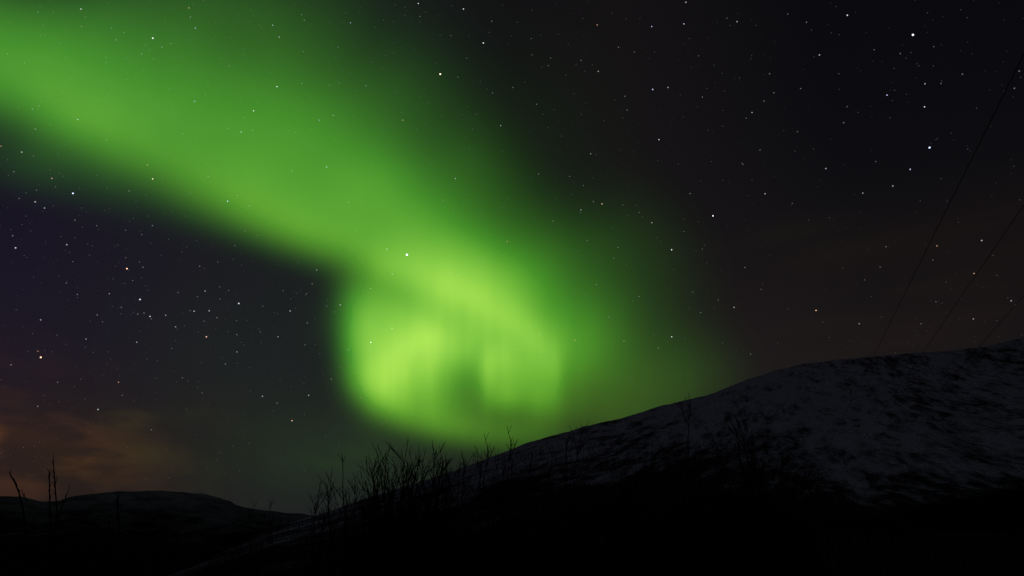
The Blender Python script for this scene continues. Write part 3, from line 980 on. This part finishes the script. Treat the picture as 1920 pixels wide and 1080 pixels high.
# uncountable undergrowth of twigs over the dark near slope
ug = Tubes()
rn = random.Random(77)
for i in range(7500):
    x = rn.uniform(380, 1900)
    if x < 820 and rn.random() < 0.65:
        continue
    r = rn.uniform(9, 70) if rn.random() < 0.6 else rn.uniform(60, 190)
    a, _e = az_el(x, 900)
    a = float(a)
    gxx, gyy = r * math.sin(a), r * math.cos(a)
    if x > 1430 and (r > 42 or rn.random() < 0.5):
        continue
    p = Vector((gxx, gyy, 0))
    h = rn.uniform(0.35, 1.2) * (1 + r / 120)
    w = 0.006 + 0.00016 * r
    d = Vector((rn.gauss(0, 0.22), rn.gauss(0, 0.22), 1))
    ug.add(grow(rn, p, d, h, 3, 0.12, 0.05), taper(w * 1.6, w * 0.7, 4), 3)
arr = np.array([tuple(v) for v in ug.v]).reshape(-1, 12, 3)
g0 = ground_z(arr[:, 0, 0], arr[:, 0, 1]) - 0.05
arr[:, :, 2] += g0[:, None]
ug.v = arr.reshape(-1, 3)
tag(ug.build('undergrowth', TWIG), 'dark undergrowth of twigs and heather covering the near slope', 'undergrowth', kind='stuff')


# dry stalks close to the camera at the lower left
def stalk(pts, depth, w, label, bits):
    p3 = []
    for (x, y) in pts:
        d = sky_dir(x, y)
        p3.append(Vector(np.array(EYE) + d * depth / math.hypot(d[0], d[1])))
    foot = Vector((p3[0].x, p3[0].y, float(ground_z(p3[0].x, p3[0].y))))
    root = empty('dry_stalk', foot)
    st = Tubes()
    line = [foot.lerp(p3[0], t) for t in (0, 0.5)] + p3
    line = [p - foot for p in line]
    st.add(line, taper(w, w * 0.45, len(line)), 5)
    st.build('stem', STALK, root)
    hd = Tubes()
    rn = random.Random(int(pts[-1][0]) * 7)
    tip, prev = line[-1], line[-2]
    d = (tip - prev).normalized()
    for k in range(bits):
        q = tip - d * (0.03 * k)
        b = grow(rn, q, side(rn, d, rad(rn.uniform(14, 30))), rn.uniform(0.02, 0.06), 3, 0.08, 0.02)
        hd.add(b, taper(w * 0.42, w * 0.25, len(b)), 3)
    hd.build('seed_head', STALK, root)
    tag(root, label, 'dry stalk', 'dry stalks close by at the lower left')


stalk([(49, 1090), (48, 1000), (43, 955), (36, 925), (28, 905), (20, 892)], 4.2, 0.0060, 'dry stalk bending left, leftmost of those at the lower left', 6)
stalk([(97, 1090), (95, 1000), (93, 950), (93, 915), (92, 884)], 4.6, 0.0058, 'straight dry stalk, left and shorter of a close upright pair', 7)
stalk([(113, 1090), (109, 1000), (106, 950), (103, 905), (100, 868)], 4.6, 0.0058, 'straight dry stalk, right and taller of a close upright pair', 7)
stalk([(84, 1090), (98, 1010), (110, 970), (120, 940), (126, 926)], 4.8, 0.0050, 'dry stalk slanting right from the foot of the upright pair', 5)
stalk([(224, 1095), (223, 1020), (222, 970), (220, 932)], 3.6, 0.0062, 'thick straight dry stalk with a blunt tip before the far mountain', 5)
stalk([(198, 1095), (201, 1040), (204, 990), (207, 960)], 4.0, 0.0048, 'thinner dry stalk just left of the thick straight one', 4)
stalk([(226, 1095), (240, 1060), (256, 1020), (263, 1000), (268, 979)], 4.0, 0.0052, 'dry stalk slanting right, rightmost of those at the lower left', 4)
stalk([(60, 1100), (64, 1060), (66, 1020), (64, 985)], 4.0, 0.0042, 'short dry stalk between the bent one and the upright pair', 3)

# ------------------------------------------------------------------ three overhead wires
VP = Vector(sky_dir(1404, 1138))
for (x, y, lab) in [(1920, 101, 'longest thin black wire, running up to the right edge near the top'),
                    (1920, 384, 'middle thin black wire of three above the right ridge'),
                    (1920, 554.5, 'shortest and lowest black wire, near the right edge above the ridge')]:
    d = Vector(sky_dir(x, y))
    H = 8.0
    p = EYE + d * (H / d.z)
    pts = []
    for k in range(41):
        s = -25 + k * (85 / 40.0)
        pts.append(p + VP * s)
    w = Tubes()
    w.add(pts, [0.0068] * len(pts), 6)
    foot = pts[0].copy()
    w.v = [v - foot for v in w.v]
    o = w.build('power_line', WIRE)
    o.location = foot
    tag(o, lab, 'power line', 'overhead wires on the right')
